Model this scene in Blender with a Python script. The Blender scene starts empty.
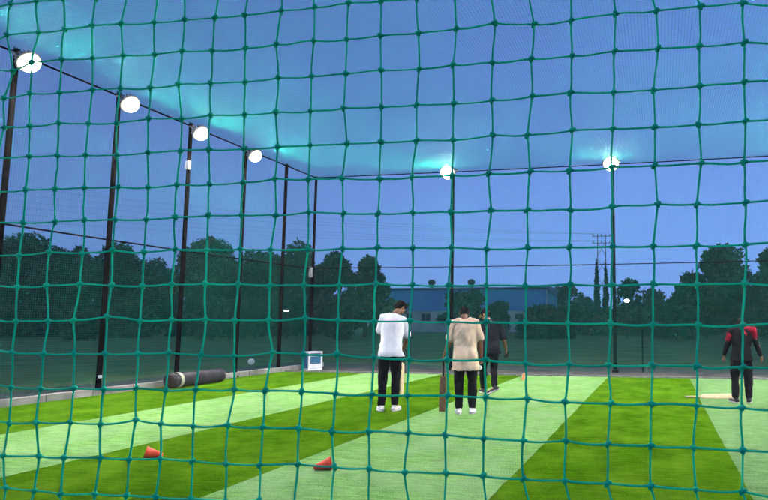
import bpy, bmesh, math, random
import numpy as np
from mathutils import Vector, Matrix, noise

S = bpy.context.scene
COL = S.collection
RNG = np.random.default_rng(7)
random.seed(7)
PI = math.pi
XL, XR, YN, YF, ZR = -11.05, 5.6, 0.82, 19.3, 6.2      # cage: side walls, front and far net, roof height
ZC = 3.18                                               # height of the middle cable

# ------------------------------------------------------------------ helpers
def tag(o, label=None, cat=None, group=None, kind=None):
    if label: o['label'] = label
    if cat: o['category'] = cat
    if group: o['group'] = group
    if kind: o['kind'] = kind
    return o

def link(o, parent=None):
    COL.objects.link(o)
    if parent is not None: o.parent = parent
    return o

def empty(name, loc=(0, 0, 0), rot=(0, 0, 0)):
    o = bpy.data.objects.new(name, None)
    o.location = loc; o.rotation_euler = rot
    o.empty_display_size = 0.2
    return link(o)

def mesh_np(name, verts, faces, material, parent=None, smooth=True):
    """verts (n,3), faces (m,4) or (m,3) -> ONE mesh object"""
    verts = np.asarray(verts, np.float32).reshape(-1, 3); faces = np.asarray(faces, np.int32)
    k = faces.shape[1]; m = len(faces)
    me = bpy.data.meshes.new(name)
    me.vertices.add(len(verts)); me.vertices.foreach_set('co', verts.ravel())
    me.loops.add(m * k); me.loops.foreach_set('vertex_index', faces.ravel())
    me.polygons.add(m)
    me.polygons.foreach_set('loop_start', np.arange(0, m * k, k, dtype=np.int32))
    me.update(calc_edges=True)
    if smooth: me.polygons.foreach_set('use_smooth', np.ones(m, bool))
    me.materials.append(material)
    return link(bpy.data.objects.new(name, me), parent)

def obj_bm(name, bm, material, parent=None, smooth=False):
    me = bpy.data.meshes.new(name)
    bmesh.ops.recalc_face_normals(bm, faces=bm.faces[:])
    bm.to_mesh(me); bm.free()
    if smooth:
        for p in me.polygons: p.use_smooth = True
    me.materials.append(material)
    return link(bpy.data.objects.new(name, me), parent)

def box(bm, c, s, rot=None, bevel=0.0):
    M = Matrix.Translation(Vector(c)) @ (rot.to_4x4() if rot else Matrix()) @ Matrix.Diagonal((s[0], s[1], s[2], 1))
    r = bmesh.ops.create_cube(bm, size=1, matrix=M)
    if bevel:
        es = list({e for v in r['verts'] for e in v.link_edges})
        bmesh.ops.bevel(bm, geom=es, offset=bevel, segments=2, affect='EDGES', profile=0.6)

def frame_of(d, ref=None):
    d = Vector(d).normalized()
    ref = Vector(ref) if ref is not None else (Vector((0, 0, 1)) if abs(d.z) < 0.9 else Vector((0, 1, 0)))
    a = (ref - d * ref.dot(d))
    if a.length < 1e-5: a = d.orthogonal()
    a.normalize()
    return d.cross(a).normalized(), a, d          # side, ref, dir

def rings(bm, rs, n=16, cap=True):
    """rs: list of (centre, vecA, vecB) ellipses -> closed loft"""
    loops = []
    for c, a, b in rs:
        c, a, b = Vector(c), Vector(a), Vector(b)
        loops.append([bm.verts.new(c + a * math.cos(t) + b * math.sin(t)) for t in (2 * PI * i / n for i in range(n))])
    for l0, l1 in zip(loops, loops[1:]):
        for i in range(n):
            j = (i + 1) % n
            bm.faces.new((l0[i], l0[j], l1[j], l1[i]))
    if cap:
        bm.faces.new(loops[0][::-1]); bm.faces.new(loops[-1])
    return loops

def limb(bm, pts, rad, n=14, ref=None, flat=1.0, cap_steps=3):
    """tapered tube with rounded ends through pts; flat squeezes it along ref"""
    pts = [Vector(p) for p in pts]
    rs = []
    m = len(pts)
    prev = ref
    if prev is None:
        d0 = (pts[-1] - pts[0]).normalized(); prev = (0, 0, 1) if abs(d0.z) < .8 else (0, 1, 0)
    for i, p in enumerate(pts):
        d = (pts[min(i + 1, m - 1)] - pts[max(i - 1, 0)])
        s, a, d = frame_of(d, prev); prev = a
        if i == 0:
            for k in range(cap_steps):
                t = (k + 0.25) / cap_steps * PI / 2
                rs.append((p - d * rad[0] * math.cos(t), s * rad[0] * math.sin(t), a * rad[0] * flat * math.sin(t)))
        rs.append((p, s * rad[i], a * rad[i] * flat))
        if i == m - 1:
            for k in reversed(range(cap_steps)):
                t = (k + 0.25) / cap_steps * PI / 2
                rs.append((p + d * rad[i] * math.cos(t), s * rad[i] * math.sin(t), a * rad[i] * flat * math.sin(t)))
    rings(bm, rs, n)

def ball(bm, c, r, rot=None, u=16, v=10):
    r = (r, r, r) if not hasattr(r, '__len__') else r
    M = Matrix.Translation(Vector(c)) @ (rot.to_4x4() if rot else Matrix()) @ Matrix.Diagonal((*r, 1))
    bmesh.ops.create_uvsphere(bm, u_segments=u, v_segments=v, radius=1, matrix=M)

def tube(bm, a, b, r, n=10):
    a, b = Vector(a), Vector(b)
    s, t, d = frame_of(b - a)
    rings(bm, [(a, s * r, t * r), (b, s * r, t * r)], n)

def fuse(name, bm, voxel, material, parent, smooth_it=3, wrinkle=0.0, wscale=(9, 9, 4)):
    """union of overlapping closed shapes into one continuous skin"""
    tmp = bpy.data.meshes.new('tmp'); bmesh.ops.recalc_face_normals(bm, faces=bm.faces[:])
    bm.to_mesh(tmp); bm.free()
    o = bpy.data.objects.new('tmp', tmp); COL.objects.link(o)
    r = o.modifiers.new('r', 'REMESH'); r.mode = 'VOXEL'; r.voxel_size = voxel
    if smooth_it:
        s = o.modifiers.new('s', 'SMOOTH'); s.factor = 0.5; s.iterations = smooth_it
    dg = bpy.context.evaluated_depsgraph_get()
    me = bpy.data.meshes.new_from_object(o.evaluated_get(dg))
    bpy.data.objects.remove(o); bpy.data.meshes.remove(tmp)
    if wrinkle:
        n = len(me.vertices)
        co = np.empty(n * 3, np.float32); me.vertices.foreach_get('co', co); co = co.reshape(-1, 3)
        no = np.array([v.normal[:] for v in me.vertices], np.float32)
        d = np.array([noise.noise((p[0] * wscale[0] + p[2] * 1.5, p[1] * wscale[1], p[2] * wscale[2] + p[0] * 3)) +
                      0.5 * noise.noise((p[0] * wscale[0] * 2.3, p[1] * wscale[1] * 2.3 + 7, p[2] * wscale[2] * 2.6 - p[0] * 9)) for p in co])
        co += no * (d * wrinkle)[:, None]
        me.vertices.foreach_set('co', co.ravel())
    me.name = name
    for p in me.polygons: p.use_smooth = True
    me.materials.clear(); me.materials.append(material)
    return link(bpy.data.objects.new(name, me), parent)

# ------------------------------------------------------------------ materials
def new_mat(name):
    m = bpy.data.materials.new(name); m.use_nodes = True
    nt = m.node_tree; nt.nodes.clear()
    out = nt.nodes.new('ShaderNodeOutputMaterial')
    b = nt.nodes.new('ShaderNodeBsdfPrincipled')
    nt.links.new(b.outputs[0], out.inputs[0])
    return m, nt, b, out

def noise_mat(name, c0, c1, scale=8.0, rough=0.6, detail=5.0, bump=0.0, bscale=None, spec=0.3, metal=0.0, stretch=(1, 1, 1), lo=0.35, hi=0.65):
    m, nt, b, out = new_mat(name)
    tc = nt.nodes.new('ShaderNodeTexCoord'); mp = nt.nodes.new('ShaderNodeMapping'); mp.inputs['Scale'].default_value = stretch
    nt.links.new(tc.outputs['Object'], mp.inputs[0])
    n = nt.nodes.new('ShaderNodeTexNoise'); n.inputs['Scale'].default_value = scale; n.inputs['Detail'].default_value = detail
    nt.links.new(mp.outputs[0], n.inputs['Vector'])
    r = nt.nodes.new('ShaderNodeValToRGB')
    r.color_ramp.elements[0].position = lo; r.color_ramp.elements[1].position = hi
    r.color_ramp.elements[0].color = (*c0, 1); r.color_ramp.elements[1].color = (*c1, 1)
    nt.links.new(n.outputs['Fac'], r.inputs[0]); nt.links.new(r.outputs[0], b.inputs['Base Color'])
    b.inputs['Roughness'].default_value = rough; b.inputs['Specular IOR Level'].default_value = spec; b.inputs['Metallic'].default_value = metal
    if bump:
        n2 = nt.nodes.new('ShaderNodeTexNoise'); n2.inputs['Scale'].default_value = bscale or scale * 4; n2.inputs['Detail'].default_value = 4
        nt.links.new(mp.outputs[0], n2.inputs['Vector'])
        bp = nt.nodes.new('ShaderNodeBump'); bp.inputs['Strength'].default_value = bump; bp.inputs['Distance'].default_value = 0.02
        nt.links.new(n2.outputs['Fac'], bp.inputs['Height']); nt.links.new(bp.outputs[0], b.inputs['Normal'])
    return m

def turf_mat(name, dark, light, worn, amount):
    """short artificial pile: fine blade grain, broad wear, brushed streaks along the lanes"""
    m, nt, b, out = new_mat(name)
    L = nt.links.new
    tc = nt.nodes.new('ShaderNodeTexCoord')
    def nz(scale, det, st=(1, 1, 1), rough=0.6):
        mp = nt.nodes.new('ShaderNodeMapping'); mp.inputs['Scale'].default_value = st
        L(tc.outputs['Object'], mp.inputs[0])
        n = nt.nodes.new('ShaderNodeTexNoise'); n.inputs['Scale'].default_value = scale; n.inputs['Detail'].default_value = det; n.inputs['Roughness'].default_value = rough
        L(mp.outputs[0], n.inputs['Vector']); return n
    def ramp(src, lo, hi):
        r = nt.nodes.new('ShaderNodeMapRange'); r.inputs['From Min'].default_value = lo; r.inputs['From Max'].default_value = hi
        L(src, r.inputs[0]); return r.outputs[0]
    def mix(f, a, c, mode='MIX'):
        x = nt.nodes.new('ShaderNodeMix'); x.data_type = 'RGBA'; x.blend_type = mode
        if isinstance(f, float): x.inputs[0].default_value = f
        else: L(f, x.inputs[0])
        for s, v in ((x.inputs[6], a), (x.inputs[7], c)):
            if isinstance(v, tuple): s.default_value = (*v, 1)
            else: L(v, s)
        return x.outputs[2]
    fine = nz(70, 4, (1, .55, 1), 0.75)
    streak = nz(5, 4, (1.0, 3.2, 1), 0.6)
    broad = nz(1.6, 6, (1, .7, 1), 0.7)
    brush = nz(6, 5, (.55, 3.0, 1), 0.72)
    c = mix(ramp(fine.outputs['Fac'], .34, .66), dark, light)
    c = mix(ramp(streak.outputs['Fac'], .38, .72), c, mix(0.5, c, tuple(v * .55 for v in dark)))
    c = mix(ramp(brush.outputs['Fac'], .36, .64), mix(1.0, c, (.66, .70, .66), 'MULTIPLY'), mix(1.0, c, (1.28, 1.22, 1.22), 'MULTIPLY'))
    wf = nt.nodes.new('ShaderNodeMath'); wf.operation = 'MULTIPLY'; wf.inputs[1].default_value = amount
    L(ramp(broad.outputs['Fac'], .42, .66), wf.inputs[0])
    c = mix(wf.outputs[0], c, worn)
    L(c, b.inputs['Base Color'])
    b.inputs['Roughness'].default_value = 0.9; b.inputs['Specular IOR Level'].default_value = 0.0
    bp = nt.nodes.new('ShaderNodeBump'); bp.inputs['Strength'].default_value = 0.9; bp.inputs['Distance'].default_value = 0.02
    L(fine.outputs['Fac'], bp.inputs['Height']); L(bp.outputs[0], b.inputs['Normal'])
    return m

def net_mat(name, col, trans=0.35, rough=0.4, spec=.08):
    m, nt, b, out = new_mat(name)
    b.inputs['Base Color'].default_value = (*col, 1); b.inputs['Roughness'].default_value = rough
    t = nt.nodes.new('ShaderNodeBsdfTranslucent'); t.inputs[0].default_value = (*col, 1)
    mx = nt.nodes.new('ShaderNodeMixShader'); mx.inputs[0].default_value = trans
    b.inputs['Specular IOR Level'].default_value = spec; nt.links.new(b.outputs[0], mx.inputs[1]); nt.links.new(t.outputs[0], mx.inputs[2]); nt.links.new(mx.outputs[0], out.inputs[0])
    return m

def leaf_mat(name, c0, c1):
    m, nt, b, out = new_mat(name)
    g = nt.nodes.new('ShaderNodeNewGeometry')
    r = nt.nodes.new('ShaderNodeValToRGB'); r.color_ramp.elements[0].color = (*c0, 1); r.color_ramp.elements[1].color = (*c1, 1)
    nt.links.new(g.outputs['Random Per Island'], r.inputs[0]); nt.links.new(r.outputs[0], b.inputs['Base Color'])
    b.inputs['Roughness'].default_value = 0.6; b.inputs['Specular IOR Level'].default_value = 0.25
    t = nt.nodes.new('ShaderNodeBsdfTranslucent'); nt.links.new(r.outputs[0], t.inputs[0])
    mx = nt.nodes.new('ShaderNodeMixShader'); mx.inputs[0].default_value = 0.25
    nt.links.new(b.outputs[0], mx.inputs[1]); nt.links.new(t.outputs[0], mx.inputs[2]); nt.links.new(mx.outputs[0], out.inputs[0])
    return m

def emit_mat(name, col, strength):
    m = bpy.data.materials.new(name); m.use_nodes = True
    nt = m.node_tree; nt.nodes.clear()
    out = nt.nodes.new('ShaderNodeOutputMaterial'); e = nt.nodes.new('ShaderNodeEmission')
    e.inputs[0].default_value = (*col, 1); e.inputs[1].default_value = strength
    nt.links.new(e.outputs[0], out.inputs[0]); return m

M = {}
M['turf_dark'] = turf_mat('turf_dark', (.026, .092, .002), (.080, .215, .005), (.115, .230, .014), .7)
M['turf_light'] = turf_mat('turf_light', (.125, .30, .075), (.255, .51, .155), (.24, .39, .185), .75)
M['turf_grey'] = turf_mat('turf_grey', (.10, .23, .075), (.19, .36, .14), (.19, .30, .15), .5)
M['field'] = noise_mat('field', (.040, .115, .03), (.125, .155, .055), scale=.5, rough=.95, detail=8, bump=.6, bscale=9, spec=.1)
M['apron'] = noise_mat('apron', (.040, .042, .040), (.088, .084, .076), scale=1.1, rough=.9, detail=7, bump=.4, bscale=30, spec=.15)
M['concrete'] = noise_mat('concrete', (.20, .205, .19), (.40, .395, .36), scale=2.0, rough=.85, detail=8, bump=.3, bscale=40)
M['net_near'] = net_mat('net_near', (.014, .74, .46), .5, .6, .15)
nt = M['net_near'].node_tree; bs = [n for n in nt.nodes if n.type == 'BSDF_PRINCIPLED'][0]      # strands differ, twisted fibre
geo = nt.nodes.new('ShaderNodeNewGeometry'); rp = nt.nodes.new('ShaderNodeValToRGB')
rp.color_ramp.elements[0].color = (.010, .48, .31, 1); rp.color_ramp.elements[1].color = (.020, .86, .54, 1)
tcn = nt.nodes.new('ShaderNodeTexCoord'); fb = nt.nodes.new('ShaderNodeTexNoise'); fb.inputs['Scale'].default_value = 420; fb.inputs['Detail'].default_value = 3
nt.links.new(tcn.outputs['Object'], fb.inputs['Vector'])
av = nt.nodes.new('ShaderNodeMix'); av.data_type = 'FLOAT'; av.inputs[0].default_value = .55
nt.links.new(geo.outputs['Random Per Island'], av.inputs[2]); nt.links.new(fb.outputs['Fac'], av.inputs[3]); nt.links.new(av.outputs[0], rp.inputs[0])
nt.links.new(rp.outputs[0], bs.inputs['Base Color'])
for n in nt.nodes:
    if n.type == 'BSDF_TRANSLUCENT': nt.links.new(rp.outputs[0], n.inputs[0])
bpn = nt.nodes.new('ShaderNodeBump'); bpn.inputs['Strength'].default_value = .8; bpn.inputs['Distance'].default_value = .0012
nt.links.new(fb.outputs['Fac'], bpn.inputs['Height']); nt.links.new(bpn.outputs[0], bs.inputs['Normal'])
M['net_roof'] = net_mat('net_roof', (.015, .68, .54), .5, .7, .03)
M['net_side'] = net_mat('net_side', (.006, .38, .26), .4, .6)
M['cable'] = noise_mat('cable', (.006, .006, .009), (.014, .014, .018), scale=30, rough=.95, spec=0)
M['pole'] = noise_mat('pole', (.004, .004, .005), (.010, .009, .010), scale=6, rough=.95, spec=.0)
M['lamp_body'] = noise_mat('lamp_body', (.24, .245, .25), (.34, .345, .35), scale=12, rough=.5)
M['pale_plastic'] = noise_mat('pale_plastic', (.62, .63, .62), (.75, .75, .73), scale=9, rough=.5)
M['red_cone'] = noise_mat('red_cone', (.72, .070, .025), (.85, .11, .045), scale=14, rough=.45)
M['orange_cone'] = noise_mat('orange_cone', (.75, .22, .07), (.85, .30, .12), scale=14, rough=.45)
M['mat_roll'] = noise_mat('mat_roll', (.028, .026, .036), (.058, .052, .066), scale=7, rough=.85, detail=6, bump=.5, bscale=60)
M['mat_core'] = noise_mat('mat_core', (.03, .02, .012), (.09, .06, .035), scale=16, rough=.9)
M['edging'] = noise_mat('edging', (.16, .165, .155), (.26, .26, .24), scale=5, rough=.9, detail=8)
M['dull_plastic'] = noise_mat('dull_plastic', (.25, .27, .27), (.34, .35, .35), scale=9, rough=.7)
M['strap'] = noise_mat('strap', (.50, .50, .36), (.64, .62, .46), scale=25, rough=.7)
M['wood_pale'] = noise_mat('wood_pale', (.62, .48, .26), (.78, .64, .40), scale=6, rough=.4, stretch=(14, 14, 1.2), spec=.4)
M['wood_brown'] = noise_mat('wood_brown', (.20, .105, .045), (.33, .19, .09), scale=6, rough=.45, stretch=(14, 14, 1.2), spec=.4)
M['grip_black'] = noise_mat('grip_black', (.008, .008, .009), (.022, .022, .024), scale=60, rough=.8)
M['grip_cream'] = noise_mat('grip_cream', (.60, .50, .30), (.72, .62, .42), scale=60, rough=.8)
M['skin'] = noise_mat('skin', (.22, .105, .062), (.28, .14, .085), scale=14, rough=.5, detail=6, bump=.1, bscale=160)
M['hair'] = noise_mat('hair', (.004, .003, .003), (.010, .008, .008), scale=70, rough=.7, spec=.12, bump=.6, bscale=160, stretch=(1, 1, .4))
M['white_cloth'] = noise_mat('white_cloth', (.72, .73, .76), (.82, .83, .85), scale=5, rough=.9, bump=.15, bscale=250, spec=.1)
M['beige_cloth'] = noise_mat('beige_cloth', (.62, .46, .31), (.72, .56, .40), scale=5, rough=.9, bump=.15, bscale=250, spec=.1)
M['navy_cloth'] = noise_mat('navy_cloth', (.010, .012, .020), (.022, .025, .038), scale=5, rough=.9, bump=.15, bscale=250, spec=.1)
M['black_cloth'] = noise_mat('black_cloth', (.006, .006, .008), (.014, .014, .017), scale=5, rough=.9, bump=.15, bscale=250, spec=.1)
M['red_cloth'] = noise_mat('red_cloth', (.20, .008, .025), (.29, .014, .038), scale=5, rough=.85, bump=.15, bscale=250, spec=.1)
M['shoe_white'] = noise_mat('shoe_white', (.66, .64, .60), (.80, .78, .74), scale=20, rough=.6)
M['shoe_black'] = noise_mat('shoe_black', (.012, .012, .014), (.03, .03, .033), scale=20, rough=.5)
M['tan_cloth'] = noise_mat('tan_cloth', (.50, .36, .20), (.60, .45, .27), scale=20, rough=.85)
M['eye_white'] = noise_mat('eye_white', (.7, .7, .68), (.78, .77, .75), scale=5, rough=.2)
M['bark'] = noise_mat('bark', (.035, .027, .02), (.08, .06, .045), scale=5, rough=.95, bump=.8, stretch=(3, 3, .6))
M['leaf_a'] = leaf_mat('leaf_a', (.018, .050, .022), (.055, .105, .045))
M['leaf_b'] = leaf_mat('leaf_b', (.014, .040, .022), (.040, .080, .042))
M['leaf_c'] = leaf_mat('leaf_c', (.022, .045, .030), (.060, .095, .055))
M['blue_sheet'] = noise_mat('blue_sheet', (.035, .135, .34), (.05, .17, .40), scale=.25, rough=.55, detail=6, stretch=(1, 1, .2))
M['blue_roof'] = noise_mat('blue_roof', (.03, .06, .12), (.05, .085, .155), scale=.3, rough=.55, detail=6)
M['render_wall'] = noise_mat('render_wall', (.20, .225, .24), (.29, .31, .32), scale=.4, rough=.85, detail=7)
M['dark_void'] = noise_mat('dark_void', (.012, .014, .016), (.025, .028, .03), scale=1, rough=.4)
M['white_trim'] = noise_mat('white_trim', (.62, .66, .68), (.74, .77, .78), scale=4, rough=.5)
M['crate_blue'] = noise_mat('crate_blue', (.02, .10, .20), (.035, .15, .27), scale=8, rough=.5)
M['steel'] = noise_mat('steel', (.16, .165, .17), (.24, .245, .25), scale=4, rough=.6)
M['wire'] = noise_mat('wire', (.03, .03, .035), (.05, .05, .055), scale=1, rough=.6)
M['lens'] = emit_mat('lens', (1.0, .955, .83), 1.0)
def hot_centre(m, peak, rim, r0, r1):
    nt = m.node_tree; L = nt.links.new
    tc = nt.nodes.new('ShaderNodeTexCoord'); sx = nt.nodes.new('ShaderNodeSeparateXYZ'); L(tc.outputs['Object'], sx.inputs[0])
    cb = nt.nodes.new('ShaderNodeCombineXYZ'); L(sx.outputs[0], cb.inputs[0]); L(sx.outputs[2], cb.inputs[2])
    ln = nt.nodes.new('ShaderNodeVectorMath'); ln.operation = 'LENGTH'; L(cb.outputs[0], ln.inputs[0])
    add = nt.nodes.new('ShaderNodeMath'); add.operation = 'ADD'
    for q, (a, c, e0, e1) in enumerate(((r0, r0 + .06, peak, .02), (r0, r1, 60.0, rim))):
        mr = nt.nodes.new('ShaderNodeMapRange'); mr.inputs['From Min'].default_value = a; mr.inputs['From Max'].default_value = c
        mr.inputs['To Min'].default_value = math.log(e0); mr.inputs['To Max'].default_value = math.log(e1); L(ln.outputs['Value'], mr.inputs[0])
        ex = nt.nodes.new('ShaderNodeMath'); ex.operation = 'EXPONENT'; L(mr.outputs[0], ex.inputs[0]); L(ex.outputs[0], add.inputs[q])
    ex = add
    em = [n for n in nt.nodes if n.type == 'EMISSION'][0]; L(ex.outputs[0], em.inputs[1])
hot_centre(M['lens'], 6400.0, 1.1, .065, .188)                 # emission fades towards the rim, imitating the soft edge of glare
M['lamp_glow'] = emit_mat('lamp_glow', (1.0, .97, .92), 9.0)
M['ball_white'] = noise_mat('ball_white', (.68, .68, .62), (.8, .79, .74), scale=20, rough=.5)

SKY_EL, SKY_STR, SKY_TINT = 20.0, .148, (1.50, .92, .95)
HAZE = .00045

# ------------------------------------------------------------------ nets (every thread is modelled)
def tubes(P, r, K=3, ref=(0, 1, 0)):
    """P (N,S,3) polylines -> verts, quads"""
    P = np.asarray(P, np.float64); N, Sg, _ = P.shape
    T = np.gradient(P, axis=1); T /= np.linalg.norm(T, axis=2, keepdims=True)
    ref = np.broadcast_to(np.asarray(ref, float), T.shape)
    A = ref - T * (T * ref).sum(2, keepdims=True); A /= np.linalg.norm(A, axis=2, keepdims=True)
    B = np.cross(T, A)
    ang = np.arange(K) * 2 * PI / K
    r = np.broadcast_to(np.asarray(r, float), (N, Sg))
    V = P[:, :, None, :] + (A[:, :, None, :] * np.cos(ang)[None, None, :, None] + B[:, :, None, :] * np.sin(ang)[None, None, :, None]) * r[:, :, None, None]
    idx = np.arange(N * Sg * K).reshape(N, Sg, K)
    a = idx[:, :-1, :]; b = np.roll(a, -1, 2); d = idx[:, 1:, :]; c = np.roll(d, -1, 2)
    return V.reshape(-1, 3), np.stack([a, b, c, d], -1).reshape(-1, 4)

def join(parts):
    vs, fs, o = [], [], 0
    for v, f in parts:
        vs.append(v); fs.append(f + o); o += len(v)
    return np.concatenate(vs), np.concatenate(fs)

# how far each knot of the sagging front net sits from a perfect grid (millimetres: sideways, up)
KNOTS = (
    ((-13,9),(-16,9),(-14,7),(-12,5),None,None,None,None,None,None,None,None,None,None,None,None,None,None,None,None,None,None),
    ((-13,5),(-10,7),(-11,7),(-8,6),(-8,5),(-5,3),(-5,4),(-4,1),(-6,0),(-2,4),(-1,5),(0,5),(-3,3),(-1,1),None,None,None,None,None,None,None,None),
    (None,(-10,4),(-7,5),(-6,4),(-3,4),(-4,4),(-2,2),(-6,0),(-3,-1),(-4,0),(1,2),(-2,1),(-1,0),(0,2),(4,2),(6,4),(6,2),(4,3),(10,6),(10,5),(13,7),(12,5)),
    ((-9,0),(-6,2),(-6,1),(-2,3),(-2,1),(-1,-2),(-3,-1),(-3,-2),(-3,-2),(0,0),(-1,-1),(0,-1),(-1,1),(2,0),(0,0),(3,-1),(3,1),(5,2),(8,4),(11,4),(10,4),(12,3)),
    ((-3,1),(-5,0),(1,1),(-3,-1),(-1,-5),(0,0),(0,-2),(-2,0),(1,-2),(-1,-2),(0,-3),(-1,-2),(1,-2),(0,-2),(1,-4),(1,-2),(4,0),(3,1),(6,-2),(4,-1),(9,1),(10,2)),
    ((-5,0),(1,1),(0,0),(2,-3),(0,-4),(3,-3),(2,-1),(1,-3),(1,-3),(2,-2),(0,-3),(2,-2),(0,-2),(2,-4),(-1,-4),(3,-1),(-2,-4),(4,1),(4,0),(5,-1),(6,1),(10,2)),
    ((0,-4),(-2,-2),(2,-3),(1,-3),(6,-3),(1,-4),(2,-3),(-1,-3),(4,-3),(3,0),(3,-3),(0,-3),(0,-5),(-3,-5),(0,-4),(-2,-4),(1,-3),(1,-4),(2,-1),(3,-1),(8,0),(6,-1)),
    ((2,-3),(1,-4),(2,-3),(6,-2),(5,-3),(4,-4),(3,-2),(6,-1),(3,-1),(4,-2),(2,1),(3,-3),(-1,-3),(-2,-4),(-2,-4),(1,-3),(-3,-4),(1,-5),(2,-2),(6,-1),(1,-2),(6,-2)),
    ((2,-5),(1,-5),(0,0),(5,-3),(5,1),(5,-2),(5,1),(3,-1),(4,0),(1,-2),(4,-2),(1,-1),(0,-1),(-2,-2),(0,-2),(-5,-5),(-2,-4),(-1,-4),(1,-4),(-1,-4),(-1,-4),(4,-4)),
    (None,(0,-3),(1,-1),(5,1),(5,-1),(5,-2),(4,0),(6,1),(5,0),(2,-2),(0,-2),(0,-2),(0,0),(-2,-2),(-3,-3),(-5,-3),(-5,-4),(0,-2),(-1,-3),(-1,-2),(-2,-3),(2,-1)),
    (None,(3,-5),(4,-4),(4,-3),(7,3),(4,-3),(4,-1),(5,0),(1,-1),(2,0),(4,3),(0,0),(0,-1),(-4,0),(-3,-1),(-4,-1),(-6,-1),(-3,-2),(-2,-1),(-3,-2),(-2,-2),(-3,-2)),
    (None,(2,-2),(4,-3),(5,-2),(6,-1),(6,0),(4,2),(3,0),(2,-1),(5,5),(3,3),(2,5),(-1,1),(-4,-1),(-3,0),(-5,1),(-5,-3),(-2,-3),(-6,-3),(-5,-2),(-5,-2),(-4,-2)),
    (None,(0,-4),(2,-4),(6,-2),(6,-2),(9,1),(3,-1),(1,2),(4,3),(2,3),(4,4),(-2,1),(-3,2),(-3,3),(-2,4),(-5,3),(-3,3),(-7,1),(-4,0),(-7,1),(-6,1),(-7,0)),
    (None,(4,-6),(3,-3),(5,-1),(3,-2),(15,7),(-4,2),(1,2),(0,5),(1,4),(0,4),(-4,2),(-5,4),(-1,5),(-6,3),(-6,2),(-7,2),(-7,3),(-8,1),(-9,1),(-11,1),(-8,1)),
    (None,(3,-3),(5,-2),(2,-1),(3,0),(2,1),(3,5),(0,4),(1,3),(-2,4),(0,7),(-2,5),(-1,7),(-5,5),(-5,5),(-7,5),(-8,4),(-9,4),(-9,4),(-10,4),(-10,3),(-10,4)),
    (None,(5,0),(4,-1),(2,-2),(1,0),(3,2),(-1,3),(3,4),(0,3),(0,8),None,None,None,None,None,None,None,None,None,None,None,None),
)

def front_net():
    x0, sx, z0, tz, sz = -1.00278, .0524856, 1.92360, -.00042127, -.0495395
    c0, c1, r0, r1 = -190, 125, -86, 38
    nc, nr = c1 - c0 + 1, r1 - r0 + 1
    c, r = np.meshgrid(np.arange(c0, c1 + 1), np.arange(r0, r1 + 1))
    dx = RNG.normal(0, .0035, c.shape); dz = RNG.normal(0, .0025, c.shape)
    for i, row in enumerate(KNOTS):
        for j, e in enumerate(row):
            if e: dx[i - r0, j - c0] = e[0] / 1000; dz[i - r0, j - c0] = e[1] / 1000
    X = x0 + sx * c + dx
    Z = z0 + tz * np.clip(c, -20, 45) + sz * r + dz
    Y = YN + RNG.normal(0, .0025, c.shape) + .012 * np.sin(X * 1.3) * np.sin(Z * 1.1)
    G = np.stack([X, Y, np.clip(Z, .03, ZR)], -1)
    hi = (c >= -10) & (c <= 32) & (r >= -7) & (r <= 24)
    parts = []
    def strands(A, B, fine, axis):
        A_, B_ = A[fine], B[fine]; n = len(A_)
        t = np.linspace(0, 1, 7)[None, :, None]
        bow = (4 * t * (1 - t))
        wob = np.sin(2 * PI * t)
        off = RNG.normal(0, .0006, (n, 1, 3)) * bow + RNG.normal(0, .0003, (n, 1, 3)) * wob
        if axis == 0: off[..., 2] -= .0009 * bow[..., 0]
        P = A_[:, None] * (1 - t) + B_[:, None] * t + off
        rad = .00131 * (1 + .25 * np.abs(2 * t[..., 0] - 1) ** 6) * RNG.uniform(.92, 1.1, (n, 1))
        parts.append(tubes(P, rad, 8))
        A_, B_ = A[~fine], B[~fine]
        parts.append(tubes(np.stack([A_, B_], 1), .0015, 3))
    strands(G[:, :-1], G[:, 1:], hi[:, :-1] & hi[:, 1:], 0)
    strands(G[:-1], G[1:], hi[:-1] & hi[1:], 1)
    # knots: two crossed lumps each
    K = G[hi]; n = len(K)
    lat = np.linspace(0, PI, 7); lon = np.arange(8) * PI / 4
    sph = np.array([(math.sin(a) * math.cos(b), math.sin(a) * math.sin(b), math.cos(a)) for a in lat for b in lon])
    q = np.array([(i * 8 + j, i * 8 + (j + 1) % 8, (i + 1) * 8 + (j + 1) % 8, (i + 1) * 8 + j) for i in range(6) for j in range(8)])
    for s, o in (((.0047, .0038, .0029), (.0006, -.0008, .0007)), ((.0029, .0038, .0048), (-.0006, .0006, -.0006))):
        sc = np.array(s) * RNG.uniform(.82, 1.18, (n, 1, 3))
        th = RNG.normal(0, .5, n); cs, sn = np.cos(th), np.sin(th)
        v = sph[None] * sc
        v = np.stack([v[..., 0] * cs[:, None] + v[..., 2] * sn[:, None], v[..., 1], -v[..., 0] * sn[:, None] + v[..., 2] * cs[:, None]], -1)
        v = v + K[:, None] + np.array(o)
        parts.append((v.reshape(-1, 3), (q[None] + (np.arange(n) * 56)[:, None, None]).reshape(-1, 4)))
    v, f = join(parts)
    o = mesh_np('front_net', v, f, M['net_near'])
    tag(o, 'coarse green knotted cord net hanging close in front, filling the whole view', 'net')
front_net()

def sheet_net(name, fn, ua, ub, va, vb, cell, r, nu, nv, mat, ref):
    """net whose threads follow fn(u, v)"""
    us = np.arange(ua, ub + 1e-6, cell); vs = np.arange(va, vb + 1e-6, cell)
    us2 = us + RNG.normal(0, cell * .05, us.shape); vs2 = vs + RNG.normal(0, cell * .05, vs.shape)
    a, b = np.meshgrid(us2, np.linspace(va, vb, nv), indexing='ij')
    p1 = tubes(fn(a, b), r, 3, ref)
    b, a = np.meshgrid(vs2, np.linspace(ua, ub, nu), indexing='ij')
    p2 = tubes(fn(a, b), r, 3, ref)
    v, f = join([p1, p2])
    return mesh_np(name, v, f, mat)

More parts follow.
